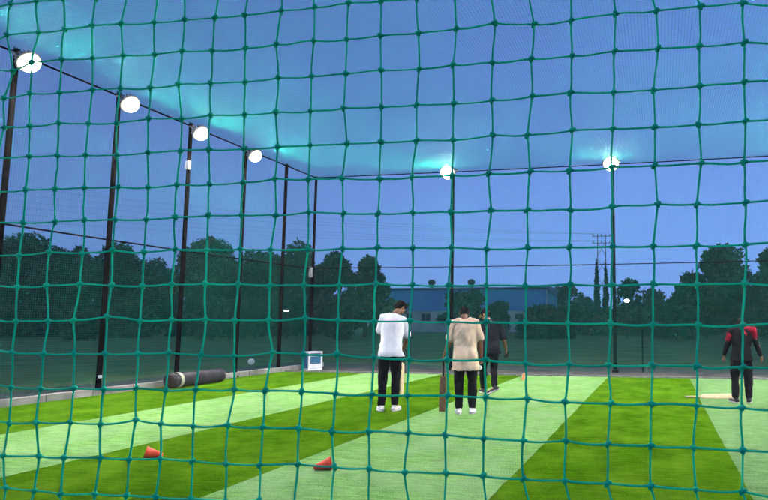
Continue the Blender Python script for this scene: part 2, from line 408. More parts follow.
def roof_fn(x, y):
    u = (x - XL) / (XR - XL); v = (y - YN) / (YF - YN)
    z = ZR - .16 * np.maximum(np.sin(PI * u), 0) ** .7 * np.maximum(np.sin(PI * v), 0) ** .6
    z += .022 * np.sin(x * 2.1 + .6 * np.sin(y * .7)) * np.sin(PI * u) + .025 * np.sin(y * 1.45 + .5 * np.sin(x * .5)) * np.sin(PI * v)
    return np.stack([x, y, z], -1)
def left_fn(y, z):
    x = XL - .05 + .035 * np.sin(y * 1.9) * np.sin(PI * np.clip(z / ZC, 0, 2)) - .03 * np.sin(PI * z / ZR)
    return np.stack([x, y, z], -1)
def far_fn(x, z):
    y = YF + .05 + .035 * np.sin(x * 1.7 + 1) * np.sin(PI * np.clip(z / ZC, 0, 2)) + .03 * np.sin(PI * z / ZR)
    return np.stack([x, y, z], -1)
o = sheet_net('roof_net', roof_fn, XL, XR, YN, YF, .052, .0022, 70, 80, M['net_roof'], (0, 0, 1))
tag(o, 'fine teal overhead net stretched flat over the whole cage', 'net')
o = sheet_net('side_net', left_fn, YN, YF, .02, ZR, .045, .0020, 80, 26, M['net_side'], (1, 0, 0))
tag(o, 'green side net behind the row of leaning dark poles on the left', 'net')
o = sheet_net('end_net', far_fn, XL, XR, .02, ZR, .045, .0016, 80, 26, M['net_side'], (0, 1, 0))
tag(o, 'green end net closing the far end of the cage beyond the players', 'net')

def cable(pts, r, label, name='steel_cable'):
    bm = bmesh.new(); limb(bm, pts, [r] * len(pts), 8)
    return tag(obj_bm(name, bm, M['cable'], None, True), label, 'cable')
def sagpts(a, b, s, n=14):
    a, b = Vector(a), Vector(b)
    return [a.lerp(b, i / n) - Vector((0, 0, s * 4 * (i / n) * (1 - i / n))) for i in range(n + 1)]
cable(sagpts((XL, YN, ZR), (XL, YF, ZR), .03), .020, 'dark cable along the left edge of the overhead net')
cable(sagpts((XL, YF, ZR), (XR, YF, ZR), .03), .017, 'dark cable along the far edge of the overhead net')
cable(sagpts((XL - .02, YN, ZC), (XL - .02, YF, ZC), .06), .017, 'thin dark cable at mid height along the left side net')
cable(sagpts((XL, YF + .02, ZC + .02), (XR, YF + .02, ZC + .02), .05), .013, 'thin dark cable at mid height across the far end net')

# ------------------------------------------------------------------ setting: ground
def sheet(name, x0, x1, y0, y1, z, mat, nx=1, ny=1):
    gx, gy = np.meshgrid(np.linspace(x0, x1, nx + 1), np.linspace(y0, y1, ny + 1), indexing='ij')
    v = np.stack([gx, gy, np.full_like(gx, z)], -1).reshape(-1, 3)
    i = np.arange((nx + 1) * (ny + 1)).reshape(nx + 1, ny + 1)
    f = np.stack([i[:-1, :-1], i[1:, :-1], i[1:, 1:], i[:-1, 1:]], -1).reshape(-1, 4)
    return tag(mesh_np(name, v, f, mat, None, False), kind='structure')
sheet('field_ground', -420, 420, -60, 520, -.024, M['field'])
sheet('bare_ground', XL - 2.2, XR + 2.5, -4, YF + 2.4, -.012, M['apron'])
sheet('turf', XL + .14, XR, -3, 17.55, 0, M['turf_dark'])
def strip(x0, x1, mat):
    ys = np.linspace(-2.6, 17.5, 700)
    e = [np.array([.016 * noise.noise((y * .35, x, 0)) + .008 * noise.noise((y * 3, x, 4)) + .006 * noise.noise((y * 21, x, 9)) for y in ys]) + x for x in (x0, x1)]
    v = np.concatenate([np.stack([q, ys, np.full_like(ys, .004)], -1) for q in e]); m = len(ys); i = np.arange(m - 1)
    tag(mesh_np('pitch_strip', v, np.stack([i, m + i, m + i + 1, i + 1], -1), mat, None, False), kind='structure')
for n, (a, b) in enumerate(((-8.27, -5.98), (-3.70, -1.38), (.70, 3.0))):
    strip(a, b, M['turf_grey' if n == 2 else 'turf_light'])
bm = bmesh.new(); y = -3.0
while y < YF - .1:                                            # precast kerb blocks
    box(bm, (XL + .06 + random.uniform(-.006, .006), y + .495, .055 + random.uniform(-.006, .006)), (.15, .985, .15), Matrix.Rotation(random.uniform(-.004, .004), 3, 'Z'), .012)
    y += 1.0
tag(obj_bm('kerb', bm, M['concrete']), kind='structure')
bm = bmesh.new(); x = XL + .2
while x < XR:                                                 # low edging at the end of the turf
    box(bm, (x + .49, 17.60, .012), (.975, .06, .05), None, .008); x += 1.0
tag(obj_bm('turf_edging', bm, M['edging']), kind='structure')

# ------------------------------------------------------------------ poles and floodlights
def pole(name, x, y, h, label, group, r=.052):
    t = tag(empty(name, (x, y, 0)), label, 'pole', group)
    bm = bmesh.new(); limb(bm, [(0, 0, -.05), (0, 0, h)], [r, r * .9], 12, cap_steps=2)
    obj_bm('shaft', bm, M['pole'], t, True)
    bm = bmesh.new(); tube(bm, (0, 0, -.05), (0, 0, .05), r * 1.9, 14); obj_bm('collar', bm, M['pole'], t, True)
    bm = bmesh.new()
    box(bm, (0, 0, h - .02), (.15, .15, .018), None, .004)
    tube(bm, (0, -.05, h - .02), (0, -.05, h + .05), .012); tube(bm, (0, .05, h - .02), (0, .05, h + .05), .012)
    obj_bm('cable_clamp', bm, M['pole'], t)
    return t
SIDE = [8.97, 11.2, 13.35, 15.5, 17.5]
side_lab = ['thick dark pole at the left edge, carrying the largest floodlight', 'second dark leaning pole along the side net, its foot well left of the rolled mat',
            'dark pole standing right behind the rolled mat', 'dark pole beside the far end of the rolled mat, fourth along the side net',
            'dark pole without a floodlight, last one before the cage corner']
GP = 'poles along the side net'
for y, l in zip(SIDE, side_lab): pole('net_pole', XL + .04, y, ZR, l, GP)
for y in (6.75, 4.5): pole('net_pole', XL + .04, y, ZR, 'dark pole of the side net standing beyond the left edge of the view', GP)
pole('corner_pole', XL + .02, YF - .02, ZR, 'slim dark pole in the far corner of the cage, behind the crate', GP, .045)
GF = 'poles along the far end net'
for x, l in ((-6.34, 'dark pole of the end net rising behind the man in beige'), (-1.31, 'dark pole of the end net in the open, right of all three batting men'),
             (3.85, 'dark pole of the end net beyond the right edge of the view')):
    pole('net_pole', x, YF + .12, ZR, l, GF)
for y in (6.75, 8.97, 11.2, 13.35, 15.5, 17.5): pole('net_pole', XR - .04, y, ZR, 'dark pole of the right side net, outside the view', 'poles along the right side net')
t = tag(empty('fence_post', (-.52, YF + .25, 0)), 'short thin dark post standing low outside the end net', 'post')
bm = bmesh.new(); limb(bm, [(0, 0, -.05), (0, 0, 1.22)], [.022, .022], 8); obj_bm('shaft', bm, M['pole'], t, True)
bm = bmesh.new(); tube(bm, (0, 0, 1.16), (0, 0, 1.19), .032); obj_bm('cap_ring', bm, M['pole'], t)

def floodlight_proto():
    t = empty('floodlight')                                   # local +Y is where it shines
    bm = bmesh.new()
    rings(bm, [((0, -.10, 0), (.07, 0, 0), (0, 0, .07)), ((0, -.09, 0), (.12, 0, 0), (0, 0, .12)), ((0, -.02, 0), (.175, 0, 0), (0, 0, .175)), ((0, .0, 0), (.205, 0, 0), (0, 0, .205)), ((0, .022, 0), (.205, 0, 0), (0, 0, .205))], 32)
    for i in range(14):                                       # cooling fins
        a = 2 * PI * i / 14; box(bm, (.125 * math.cos(a), -.07, .125 * math.sin(a)), (.10, .09, .010), Matrix.Rotation(-a, 3, 'Y'), .002)
    obj_bm('housing', bm, M['lamp_body'], t)
    bm = bmesh.new()                                          # bulging lens, rounded to stand in for the glare disc
    rings(bm, [((0, .024 + .165 * math.sin(k / 8 * PI / 2 * .98), 0), (.188 * math.cos(k / 8 * PI / 2 * .98), 0, 0), (0, 0, .188 * math.cos(k / 8 * PI / 2 * .98))) for k in range(9)], 32)
    obj_bm('lens', bm, M['lens'], t, True)
    bm = bmesh.new()
    for s in (-1, 1): box(bm, (s * .220, -.07, .0), (.008, .17, .035), None, .002)
    box(bm, (0, -.155, 0), (.448, .008, .035), None, .002)
    tube(bm, (0, -.155, 0), (0, -.30, .0), .022)
    obj_bm('bracket', bm, M['lamp_body'], t)
    return t
def copy_thing(src):
    r = src.copy(); COL.objects.link(r)
    for ch in src.children:
        c = ch.copy(); COL.objects.link(c); c.parent = r
        for g in ch.children:
            d = g.copy(); COL.objects.link(d); d.parent = c
    return r
FL = floodlight_proto(); first = True
def flood(x, y, z, yaw, tilt, label, sc=.98):
    global first
    o = FL if first else copy_thing(FL); first = False
    o.location = (x, y, z); o.scale = (sc,) * 3; o.rotation_euler = (math.radians(-tilt), 0, math.radians(yaw))
    tag(o, label, 'floodlight', 'lit floodlights around the cage')
LL = ['largest lit floodlight, at the top of the leftmost pole', 'lit floodlight on the second pole along the side net', 'lit floodlight on the pole behind the rolled mat',
      'lit floodlight furthest along the side net, nearest the cage corner']
for y, l in zip(SIDE[:4], LL): flood(XL + .30, y, ZR - .22, -90, 42, l)
for y in (6.75, 4.5): flood(XL + .30, y, ZR - .22, -90, 42, 'lit floodlight of the side net beyond the left edge of the view')
flood(-6.34, YF - .42, ZR - .12, 180, 36, 'lit floodlight on the far end pole behind the man in beige', 1.2)
flood(-1.31, YF - .42, ZR - .10, 180, 36, 'lit floodlight on the far end pole right of the batting men', 1.2)
flood(3.85, YF - .42, ZR - .10, 180, 36, 'lit floodlight on the far end beyond the right edge of the view', 1.2)
for y in (6.75, 8.97, 11.2, 13.35, 15.5): flood(XR - .30, y, ZR - .22, 90, 42, 'lit floodlight of the right side net, outside the view')

def small_box(x, y, z, s, label, dull=False):
    t = tag(empty('junction_box', (x, y, z)), label, 'junction box')
    bm = bmesh.new(); box(bm, (0, 0, 0), s, None, .012); obj_bm('housing', bm, M['dull_plastic' if dull else 'pale_plastic'], t)
    bm = bmesh.new(); box(bm, (0, -s[1] / 2 - .004, 0), (s[0] * .8, .008, s[2] * .85), None, .003); obj_bm('lid', bm, M['dull_plastic' if dull else 'white_trim'], t)
small_box(XL + .08, 13.28, 5.17, (.09, .09, .20), 'small pale box high on the pole behind the rolled mat')
small_box(XL + .02, YF - .14, 3.05, (.10, .08, .32), 'pale upright box at mid height on the corner pole', True)
small_box(XL + .12, 11.15, .36, (.05, .05, .06), 'tiny pale box low on the second side pole')

# ------------------------------------------------------------------ small things on the turf
def cone_thing(x, y, h, r, yaw, label, mat, lying=True, group=None):
    t = tag(empty('marker_cone', (x, y, .004)), label, 'cone', group)
    bm = bmesh.new()
    n = 28
    prof = [(r, 0.0), (r * .98, .012), (r * .90, .016), (r * .36, h * .93), (r * .30, h), (r * .24, h * .985), (r * .24, h * .9), (r * .80, .018), (r * .92, .002)]
    prof = [(a, b) for a, b in prof]
    loops = [[bm.verts.new((a * math.cos(2 * PI * i / n), a * math.sin(2 * PI * i / n), b)) for i in range(n)] for a, b in prof]
    for l0, l1 in zip(loops, loops[1:]):
        for i in range(n): bm.faces.new((l0[i], l0[(i + 1) % n], l1[(i + 1) % n], l1[i]))
    if lying:
        tilt = PI / 2 + math.atan2(r * .64, h)               # rolled over on its side, slant line on the turf
        Mx = Matrix.Rotation(yaw, 4, 'Z') @ Matrix.Rotation(-tilt, 4, 'Y')
        bm.transform(Mx)
        z0 = min(v.co.z for v in bm.verts); bm.transform(Matrix.Translation((0, 0, -z0)))
    obj_bm('cone_shell', bm, mat, t, True)
    return t
cone_thing(-5.33, 6.08, .165, .064, math.radians(214), 'red cone tipped over on the dark green turf', M['red_cone'], True, 'fallen red cones')
cone_thing(-3.165, 6.0, .165, .064, math.radians(22), 'red cone tipped over on the light green pitch strip', M['red_cone'], True, 'fallen red cones')
cone_thing(-3.37, 16.2, .17, .075, 0, 'small orange cone standing far off at the edge of the middle strip', M['orange_cone'], False)

def bat(loc, rot, label, wood, grip, group):
    """cricket bat, local +Z runs from toe to handle end, face is -Y"""
    t = tag(empty('cricket_bat', loc), label, 'cricket bat', group)
    t.rotation_mode = 'QUATERNION'; t.rotation_quaternion = rot
    bm = bmesh.new()
    prof = [(0.0, .046, .010), (.012, .052, .014), (.05, .054, .020), (.18, .054, .032), (.32, .054, .028), (.46, .053, .019), (.535, .050, .016), (.56, .034, .016), (.575, .017, .016)]
    loops = []
    for z, w, d in prof:
        loops.append([bm.verts.new(p) for p in ((-w, -.008, z), (-w * .5, -.011, z), (w * .5, -.011, z), (w, -.008, z), (w, .004, z), (w * .35, d * .8, z), (0, d, z), (-w * .35, d * .8, z), (-w, .004, z))])
    for a, b in zip(loops, loops[1:]):
        for i in range(9): bm.faces.new((a[i], a[(i + 1) % 9], b[(i + 1) % 9], b[i]))
    bm.faces.new(loops[0][::-1]); bm.faces.new(loops[-1])
    obj_bm('blade', bm, wood, t, True)
    bm = bmesh.new(); limb(bm, [(0, 0, .565), (0, 0, .70), (0, 0, .855)], [.0165, .016, .0175], 14, ref=(0, 1, 0)); obj_bm('handle', bm, grip, t, True)
    return t
def quat_axes(zdir, face):
    z = Vector(zdir).normalized(); y = -(Vector(face) - z * z.dot(Vector(face))).normalized(); x = y.cross(z)
    return Matrix((x, y, z)).transposed().to_quaternion()
GB = 'cricket bats'
bat((1.30, 13.0, .050), quat_axes((-1, -.02, -.03), (0, -.75, .66)), 'pale wooden cricket bat lying on the turf by the man in red', M['wood_pale'], M['grip_cream'], GB)

# rolled mat along the side net
t = tag(empty('rolled_mat', (XL + .50, 13.42, 0)), 'long dark grey rolled mat with a pale strap lying along the left side net', 'mat')
bm = bmesh.new(); L_, R_ = 1.62, .165
ring = []
for k in range(25):
    y = -L_ / 2 + L_ * k / 24
    rr = R_ * (1 + .03 * math.sin(k * 1.1) + .02 * math.sin(k * 2.7))
    if abs(k - 2) < 1.1: rr *= .93
    ring.append(((.015 * math.sin(k * .6), y, rr * .96), (rr * 1.05, 0, 0), (0, 0, rr * .96)))
rings(bm, ring, 28); obj_bm('roll', bm, M['mat_roll'], t, True)
bm = bmesh.new()                                              # spiral of the rolled end
pts = [((.02 + .136 * k / 60) * math.cos(k * .42), -L_ / 2 - .012, R_ * .96 + (.02 + .136 * k / 60) * math.sin(k * .42)) for k in range(61)]
limb(bm, pts, [.009] * 61, 5, ref=(0, 1, 0)); obj_bm('rolled_edge', bm, M['mat_core'], t, True)
bm = bmesh.new()
for yy in (-.62,):
    lo = []
    for a in range(32):
        th = 2 * PI * a / 32
        lo.append([bm.verts.new((rr * 1.05 * math.cos(th), yy + dy, R_ * .96 + rr * .97 * math.sin(th))) for rr, dy in ((.166, -.045), (.177, -.045), (.177, .045), (.166, .045))])
    for a in range(32):
        for q in range(4): bm.faces.new((lo[a][q], lo[a][(q + 1) % 4], lo[(a + 1) % 32][(q + 1) % 4], lo[(a + 1) % 32][q]))
obj_bm('strap', bm, M['strap'], t)

# white-edged crate in the corner
t = tag(empty('crate', (-10.52, 18.55, -.012), (0, 0, math.radians(58))), 'white edged blue crate standing by the corner pole at the far end', 'crate')
bm = bmesh.new(); w, d, h = .46, .40, .56
for sx in (-1, 1):
    for sy in (-1, 1): box(bm, (sx * (w / 2 - .025), sy * (d / 2 - .025), h / 2), (.05, .05, h), None, .006)
for z in (.025, h - .025):
    for sy in (-1, 1): box(bm, (0, sy * (d / 2 - .025), z), (w - .102, .048, .05), None, .005)
    for sx in (-1, 1): box(bm, (sx * (w / 2 - .025), 0, z), (.048, d - .102, .05), None, .005)
obj_bm('frame', bm, M['white_trim'], t)
bm = bmesh.new()
box(bm, (0, -d / 2 + .03, h / 2), (w - .104, .012, h - .104)); box(bm, (0, d / 2 - .03, h / 2), (w - .104, .012, h - .104))
for sx in (-1, 1): box(bm, (sx * (w / 2 - .03), 0, h / 2), (.012, d - .104, h - .104))
obj_bm('side_panel', bm, M['crate_blue'], t)
bm = bmesh.new(); box(bm, (0, -d / 2 + .020, .125), (w - .106, .016, .13), None, .003); obj_bm('lower_panel', bm, M['white_trim'], t)
bm = bmesh.new(); box(bm, (0, -d / 2 + .020, .425), (w - .106, .016, .028), None, .003); obj_bm('slat', bm, M['white_trim'], t)
bm = bmesh.new(); box(bm, (0, 0, h - .012), (w - .104, d - .104, .014)); obj_bm('lid', bm, M['white_trim'], t)

def sphere_thing(name, loc, r, label, mat, cat):
    bm = bmesh.new(); ball(bm, (0, 0, 0), r, None, 24, 16)
    for k in range(40):                                       # raised seam
        a = 2 * PI * k / 40; ball(bm, (r * .985 * math.cos(a), r * .985 * math.sin(a), 0), r * .05, None, 6, 4)
    o = obj_bm(name, bm, mat, None, True); o.location = loc; o.rotation_euler = (.7, .4, 0)
    return tag(o, label, cat)
sphere_thing('ball', (-13.95, 20.5, .085), .11, 'white ball lying in the grass outside the side net', M['ball_white'], 'ball')

# ------------------------------------------------------------------ people
def hand(bm, W, d, palm_n, curl=.5, side=1, s=1.0):
    """palm and five fingers; d wrist->knuckles, palm_n out of the palm, side = which way the thumb leaves"""
    d = Vector(d).normalized(); n = Vector(palm_n); n = (n - d * n.dot(d)).normalized(); x = d.cross(n) * side; W = Vector(W)
    rings(bm, [(W - d * .01, x * .024 * s, n * .018 * s), (W + d * .02 * s, x * .034 * s, n * .017 * s), (W + d * .055 * s, x * .042 * s, n * .0155 * s), (W + d * .09 * s, x * .041 * s, n * .012 * s)], 14)
    for i, (off, ln) in enumerate(((.033, .070), (.011, .078), (-.011, .073), (-.032, .058))):
        p = W + d * .085 * s + x * off * s; pts = [p]; a = .15
        for k, fr in enumerate((.45, .32, .23)):
            a += curl * (.9 + .1 * i) * (1, 1.2, .8)[k]
            p = p + (d * math.cos(a) + n * math.sin(a)) * ln * fr * s; pts.append(p)
        limb(bm, pts, [.0088 * s, .0082 * s, .0074 * s, .0064 * s], 8, ref=x)
    p = W + d * .03 * s + x * .03 * s
    q = p + (d * .55 + x * .65 + n * .25).normalized() * .042 * s
    e = q + (d * .8 + x * .1 + n * (.3 + curl * .5)).normalized() * .034 * s
    limb(bm, [W + d * .018 * s + x * .015 * s, p, q, e], [.014 * s, .0125 * s, .0105 * s, .008 * s], 8, ref=n)

def V(*a): return Vector(a)
def person(loc, yaw, label, J, top, bottom, shoe, hem, sleeve, extra=None, height=1.0):
    """J: joints in local metres, x to the side, y forward, z up"""
    P = tag(empty('person', loc, (0, 0, yaw)), label, 'person')
    J = {k: Vector(v) for k, v in J.items()}
    pel, chest, neck, head = J['pelvis'], J['chest'], J['neck'], J['head']
    sl, sr = J['sl'], J['sr']
    lat = (sr - sl).normalized(); look = J.get('look', V(0, 1, 0)).normalized(); up = (head - neck).normalized()
    hlat = V(1, 0, 0); hd = J.get('hipdir', V(0, 1, 0)).normalized(); hlat = V(hd.y, -hd.x, 0)
    mid = (sl + sr) / 2
    sp = mid - pel; spd = sp.normalized(); fwd = spd.cross(lat) * -1
    if fwd.dot(hd) < 0: fwd = -fwd
    def torso_rings(g, z0=-.10, collar=True):
        r = [(pel + V(0, 0, z0), hlat * (.150 + g), hd * (.105 + g)), (pel, hlat * (.168 + g), hd * (.118 + g * 1.5)),
             (pel + sp * .30, (hlat * .6 + lat * .4).normalized() * (.146 + g), (hd + fwd).normalized() * (.104 + g)),
             (pel + sp * .62, lat * (.165 + g), fwd * (.118 + g)), (pel + sp * .86, lat * (.168 + g), fwd * (.115 + g)), (mid + spd * .015, lat * (.135 + g), fwd * (.085 + g)),
             (mid + (neck - mid) * .6 + spd * .02, lat * (.082 + g * .7), fwd * (.068 + g * .7))]
        return r
    # ---- body: one skin
    bm = bmesh.new()
    rings(bm, torso_rings(0), 20)
    limb(bm, [mid - spd * .04, neck, neck + (head - neck) * .6], [.070, .056, .054], 14)
    hx = look.cross(up).normalized(); hf = up.cross(hx).normalized()
    if hf.dot(look) < 0: hf = -hf
    R3 = Matrix((hx, hf, up)).transposed()
    hp = lambda a, b, c: head + hx * a + hf * b + up * c
    ball(bm, hp(0, -.012, .022), (.074, .093, .092), R3, 20, 14)          # skull
    ball(bm, hp(0, .020, -.035), (.060, .068, .078), R3, 18, 12)          # face
    ball(bm, hp(0, .060, -.092), (.030, .026, .022), R3)                  # chin
    limb(bm, [hp(0, .088, .018), hp(0, .102, -.018), hp(0, .108, -.030)], [.009, .011, .012], 8)
    for s in (-1, 1):
        ball(bm, hp(s * .012, .096, -.033), (.009, .010, .008), R3, 8, 6)
        ball(bm, hp(s * .030, .079, .028), (.022, .010, .008), R3, 10, 6)  # brow
        ball(bm, hp(s * .040, .066, -.020), (.020, .016, .018), R3, 10, 6) # cheek
        ball(bm, hp(s * .076, -.004, -.008), (.009, .020, .031), R3, 10, 8) # ear
    ball(bm, hp(0, .086, -.058), (.024, .010, .006), R3, 10, 6); ball(bm, hp(0, .084, -.069), (.021, .011, .007), R3, 10, 6)   # lips
    for s, a in (('l', -1), ('r', 1)):
        S_, E_, W_ = J['s' + s], J['e' + s], J['w' + s]
        limb(bm, [mid + (S_ - mid) * .55, S_, S_ + (E_ - S_) * .5, E_, E_ + (W_ - E_) * .35, W_], [.062, .058, .048, .041, .043, .027], 14)
        hdn = J.get('h' + s, W_ - E_); pn = J.get('n' + s, V(-a, 0, 0))
        hand(bm, W_, hdn, pn, J.get('c' + s, V(.5, 0, 0)).x, J.get('t' + s, V(1, 0, 0)).x)
        H_, K_, A_ = J['h_' + s], J['k_' + s], J['a_' + s]
        limb(bm, [H_, H_ + (K_ - H_) * .45, K_, K_ + (A_ - K_) * .32, A_], [.088, .078, .056, .056, .037], 14)
        td = J['f_' + s].normalized(); limb(bm, [A_ - td * .03 - V(0, 0, .035), A_ + td * .08 - V(0, 0, .035), A_ + td * .17 - V(0, 0, .045)], [.032, .034, .024], 10, ref=(0, 0, 1), flat=.8)
    fuse('body', bm, .0052, M['skin'], P, 2)
    # ---- eyes
    for s in (-1, 1):
        bm = bmesh.new(); ball(bm, hp(s * .031, .0725, .010), .0115, R3, 10, 8); obj_bm('eye', bm, M['eye_white'], P, True)
    # ---- hair
    bm = bmesh.new()
    ball(bm, hp(0, -.018, .034), (.081, .095, .090), R3, 24, 16); ball(bm, hp(0, -.045, -.010), (.073, .062, .075), R3, 20, 14)
    ball(bm, hp(0, .045, .075), (.058, .040, .036), R3, 14, 10)
    fuse('hair', bm, .007, M['hair'], P, 1, .007, (60, 60, 60))
    # ---- top
    g = J.get('ease', V(.022, 0, 0)).x
    bm = bmesh.new()
    rr = torso_rings(g)
    hz = hem - pel.z
    flare = J.get('flare', V(.03, 0, 0)).x
    rr[0] = (pel + V(0, 0, hz) + J.get('hemoff', V(0, 0, 0)), hlat * (.165 + g + flare), hd * (.118 + g + flare * .6))
    if hz > -.06: rr[1] = (pel + sp * .16, hlat * (.162 + g + flare * .6), hd * (.116 + g + flare * .4))
    if J.get('collar'): rr[-1] = (neck + up * .0 + (head - neck) * .12, lat * .068, fwd * .064)
    rings(bm, rr, 24)
    for s in 'lr':
        S_, E_, W_ = J['s' + s], J['e' + s], J['w' + s]
        q = [mid + (S_ - mid) * .5, S_, S_ + (E_ - S_) * .55]
        ra = [.078 + g * .5, .070 + g * .6, .060 + g * .8]
        if sleeve <= 1: q.append(S_ + (E_ - S_) * sleeve); ra.append(.058 + g * .95)
        else: q += [E_, E_ + (W_ - E_) * .5, E_ + (W_ - E_) * (sleeve - 1)]; ra = [.074, .066, .056, .051, .047, .038]
        limb(bm, q, ra, 16, cap_steps=2)
    fuse('shirt' if sleeve <= 1 else 'jersey', bm, .0085, M[top], P, 3, J.get('fold', V(.014, 0, 0)).x, (7, 7, 5))
    # ---- trousers
    bm = bmesh.new()
    rings(bm, [(pel + V(0, 0, -.13), hlat * .150, hd * .118), (pel + V(0, 0, -.04), hlat * .178, hd * .134), (pel + sp * .08, hlat * .174, hd * .128), (pel + sp * .2, hlat * .160, hd * .118)], 22)
    for s in 'lr':
        H_, K_, A_ = J['h_' + s], J['k_' + s], J['a_' + s]
        limb(bm, [H_, H_ + (K_ - H_) * .45, K_, K_ + (A_ - K_) * .35, K_ + (A_ - K_) * .93], [.100, .092, .074, .070, .062], 16, cap_steps=2)
    fuse('trousers', bm, .0085, M[bottom], P, 3, .014, (8, 8, 6))
    # ---- shoes
    for s in 'lr':
        A_ = J['a_' + s]; td = J['f_' + s].normalized(); sd, u_, _ = frame_of(td, (0, 0, 1))
        base = A_ - u_ * .055
        bm = bmesh.new()
        limb(bm, [base - td * .045, base + td * .03, base + td * .12, base + td * .175], [.041, .044, .046, .036], 14, ref=u_, flat=.75)
        limb(bm, [base - td * .02 + u_ * .01, A_ + u_ * .012], [.042, .043], 14)
        sh = fuse('shoe', bm, .007, M[shoe], P, 2)
        bm = bmesh.new()
        out = [(base + td * (.075 + .155 * math.cos(a)) + sd * (.046 * math.sin(a) * (1 + .18 * math.cos(a)))) for a in (2 * PI * k / 28 for k in range(28))]
        lo = [bm.verts.new(p - u_ * .036) for p in out]; hi = [bm.verts.new(p - u_ * .014) for p in out]
        for k in range(28): bm.faces.new((lo[k], lo[(k + 1) % 28], hi[(k + 1) % 28], hi[k]))
        bm.faces.new(lo[::-1]); bm.faces.new(hi)
        obj_bm('sole', bm, M['shoe_white'], sh)
    if extra: extra(P, hp, R3, J)
    return P

def az(loc): return math.atan2(-loc[0], loc[1])
def world(loc, p):
    return Matrix.Translation(Vector(loc)) @ Matrix.Rotation(az(loc), 4, 'Z') @ Vector(p)

# man in white: stooping over a bat held low in front of him
W = (-4.36, 10.11, .004)
person(W, az(W), 'man in white shirt and black trousers seen from behind, looking to the right', dict(
    pelvis=(.02, .0, .95), chest=(.04, .05, 1.25), neck=(.085, .14, 1.575), head=(.168, .225, 1.672), look=(.75, .62, -.25),
    sl=(-.098, .09, 1.505), sr=(.205, .11, 1.455), el=(-.160, .20, 1.245), wl=(.10, .36, 1.06), er=(.295, .16, 1.165), wr=(.235, .34, .985),
    hl=(.9, .2, -.35), nl=(0, -.6, -.8), hr=(-.2, .6, -.75), nr=(-1, .1, 0), cl=(1.0, 0, 0), cr=(1.0, 0, 0),
    h_l=(-.075, 0, .90), h_r=(.115, 0, .90), k_l=(-.095, .03, .50), k_r=(.115, .03, .50), a_l=(-.105, .0, .09), a_r=(.105, -.02, .09),
    f_l=(-.25, 1, 0), f_r=(.45, 1, 0), ease=(.026, 0, 0), flare=(.03, 0, 0), hemoff=(.02, 0, 0)), 'white_cloth', 'black_cloth', 'shoe_white', .87, .78)
bat(world(W, (.215, .20, .20)), quat_axes(Matrix.Rotation(az(W), 3, 'Z') @ V(.02, .26, .82), Matrix.Rotation(az(W), 3, 'Z') @ V(1, -.6, 0)), 'pale cricket bat held low by the man in white, half hidden behind his leg', M['wood_pale'], M['grip_black'], GB)

# man in beige: standing with a bat upright in his left hand
B = (-3.05, 10.02, .004)
person(B, az(B), 'man in loose beige t-shirt seen from behind, head bowed, leaning on a bat', dict(
    pelvis=(.02, .0, .90), chest=(.01, .04, 1.2), neck=(-.01, .075, 1.488), head=(-.01, .205, 1.560), look=(0, .70, -.72),
    sl=(-.155, .02, 1.415), sr=(.165, .02, 1.415), el=(-.235, .05, 1.130), wl=(-.322, .17, .885), er=(.245, .03, 1.130), wr=(.265, .10, .865),
    hl=(-.05, .15, -1), nl=(-.1, .95, .2), hr=(-.02, .10, -1), nr=(-.6, .8, 0), cl=(1.0, 0, 0), cr=(.8, 0, 0),
    h_l=(-.075, 0, .86), h_r=(.115, 0, .86), k_l=(-.08, .03, .48), k_r=(.13, .03, .48), a_l=(-.078, .0, .09), a_r=(.128, .0, .09),
    f_l=(-.15, 1, 0), f_r=(.2, 1, 0), ease=(.028, 0, 0), flare=(.025, 0, 0), fold=(.02, 0, 0)), 'beige_cloth', 'black_cloth', 'shoe_white', .675, .80)
bat(world(B, (-.345, .20, .012)), quat_axes(Matrix.Rotation(az(B), 3, 'Z') @ V(.015, -.0, .85), Matrix.Rotation(az(B), 3, 'Z') @ V(.1, -1, 0)), 'brown cricket bat standing upright under the left hand of the man in beige', M['wood_brown'], M['grip_black'], GB)
sphere_thing('cricket_ball', world(B, (.25, .175, .700)), .037, 'cream ball in the right hand of the man in beige', M['ball_white'], 'ball')

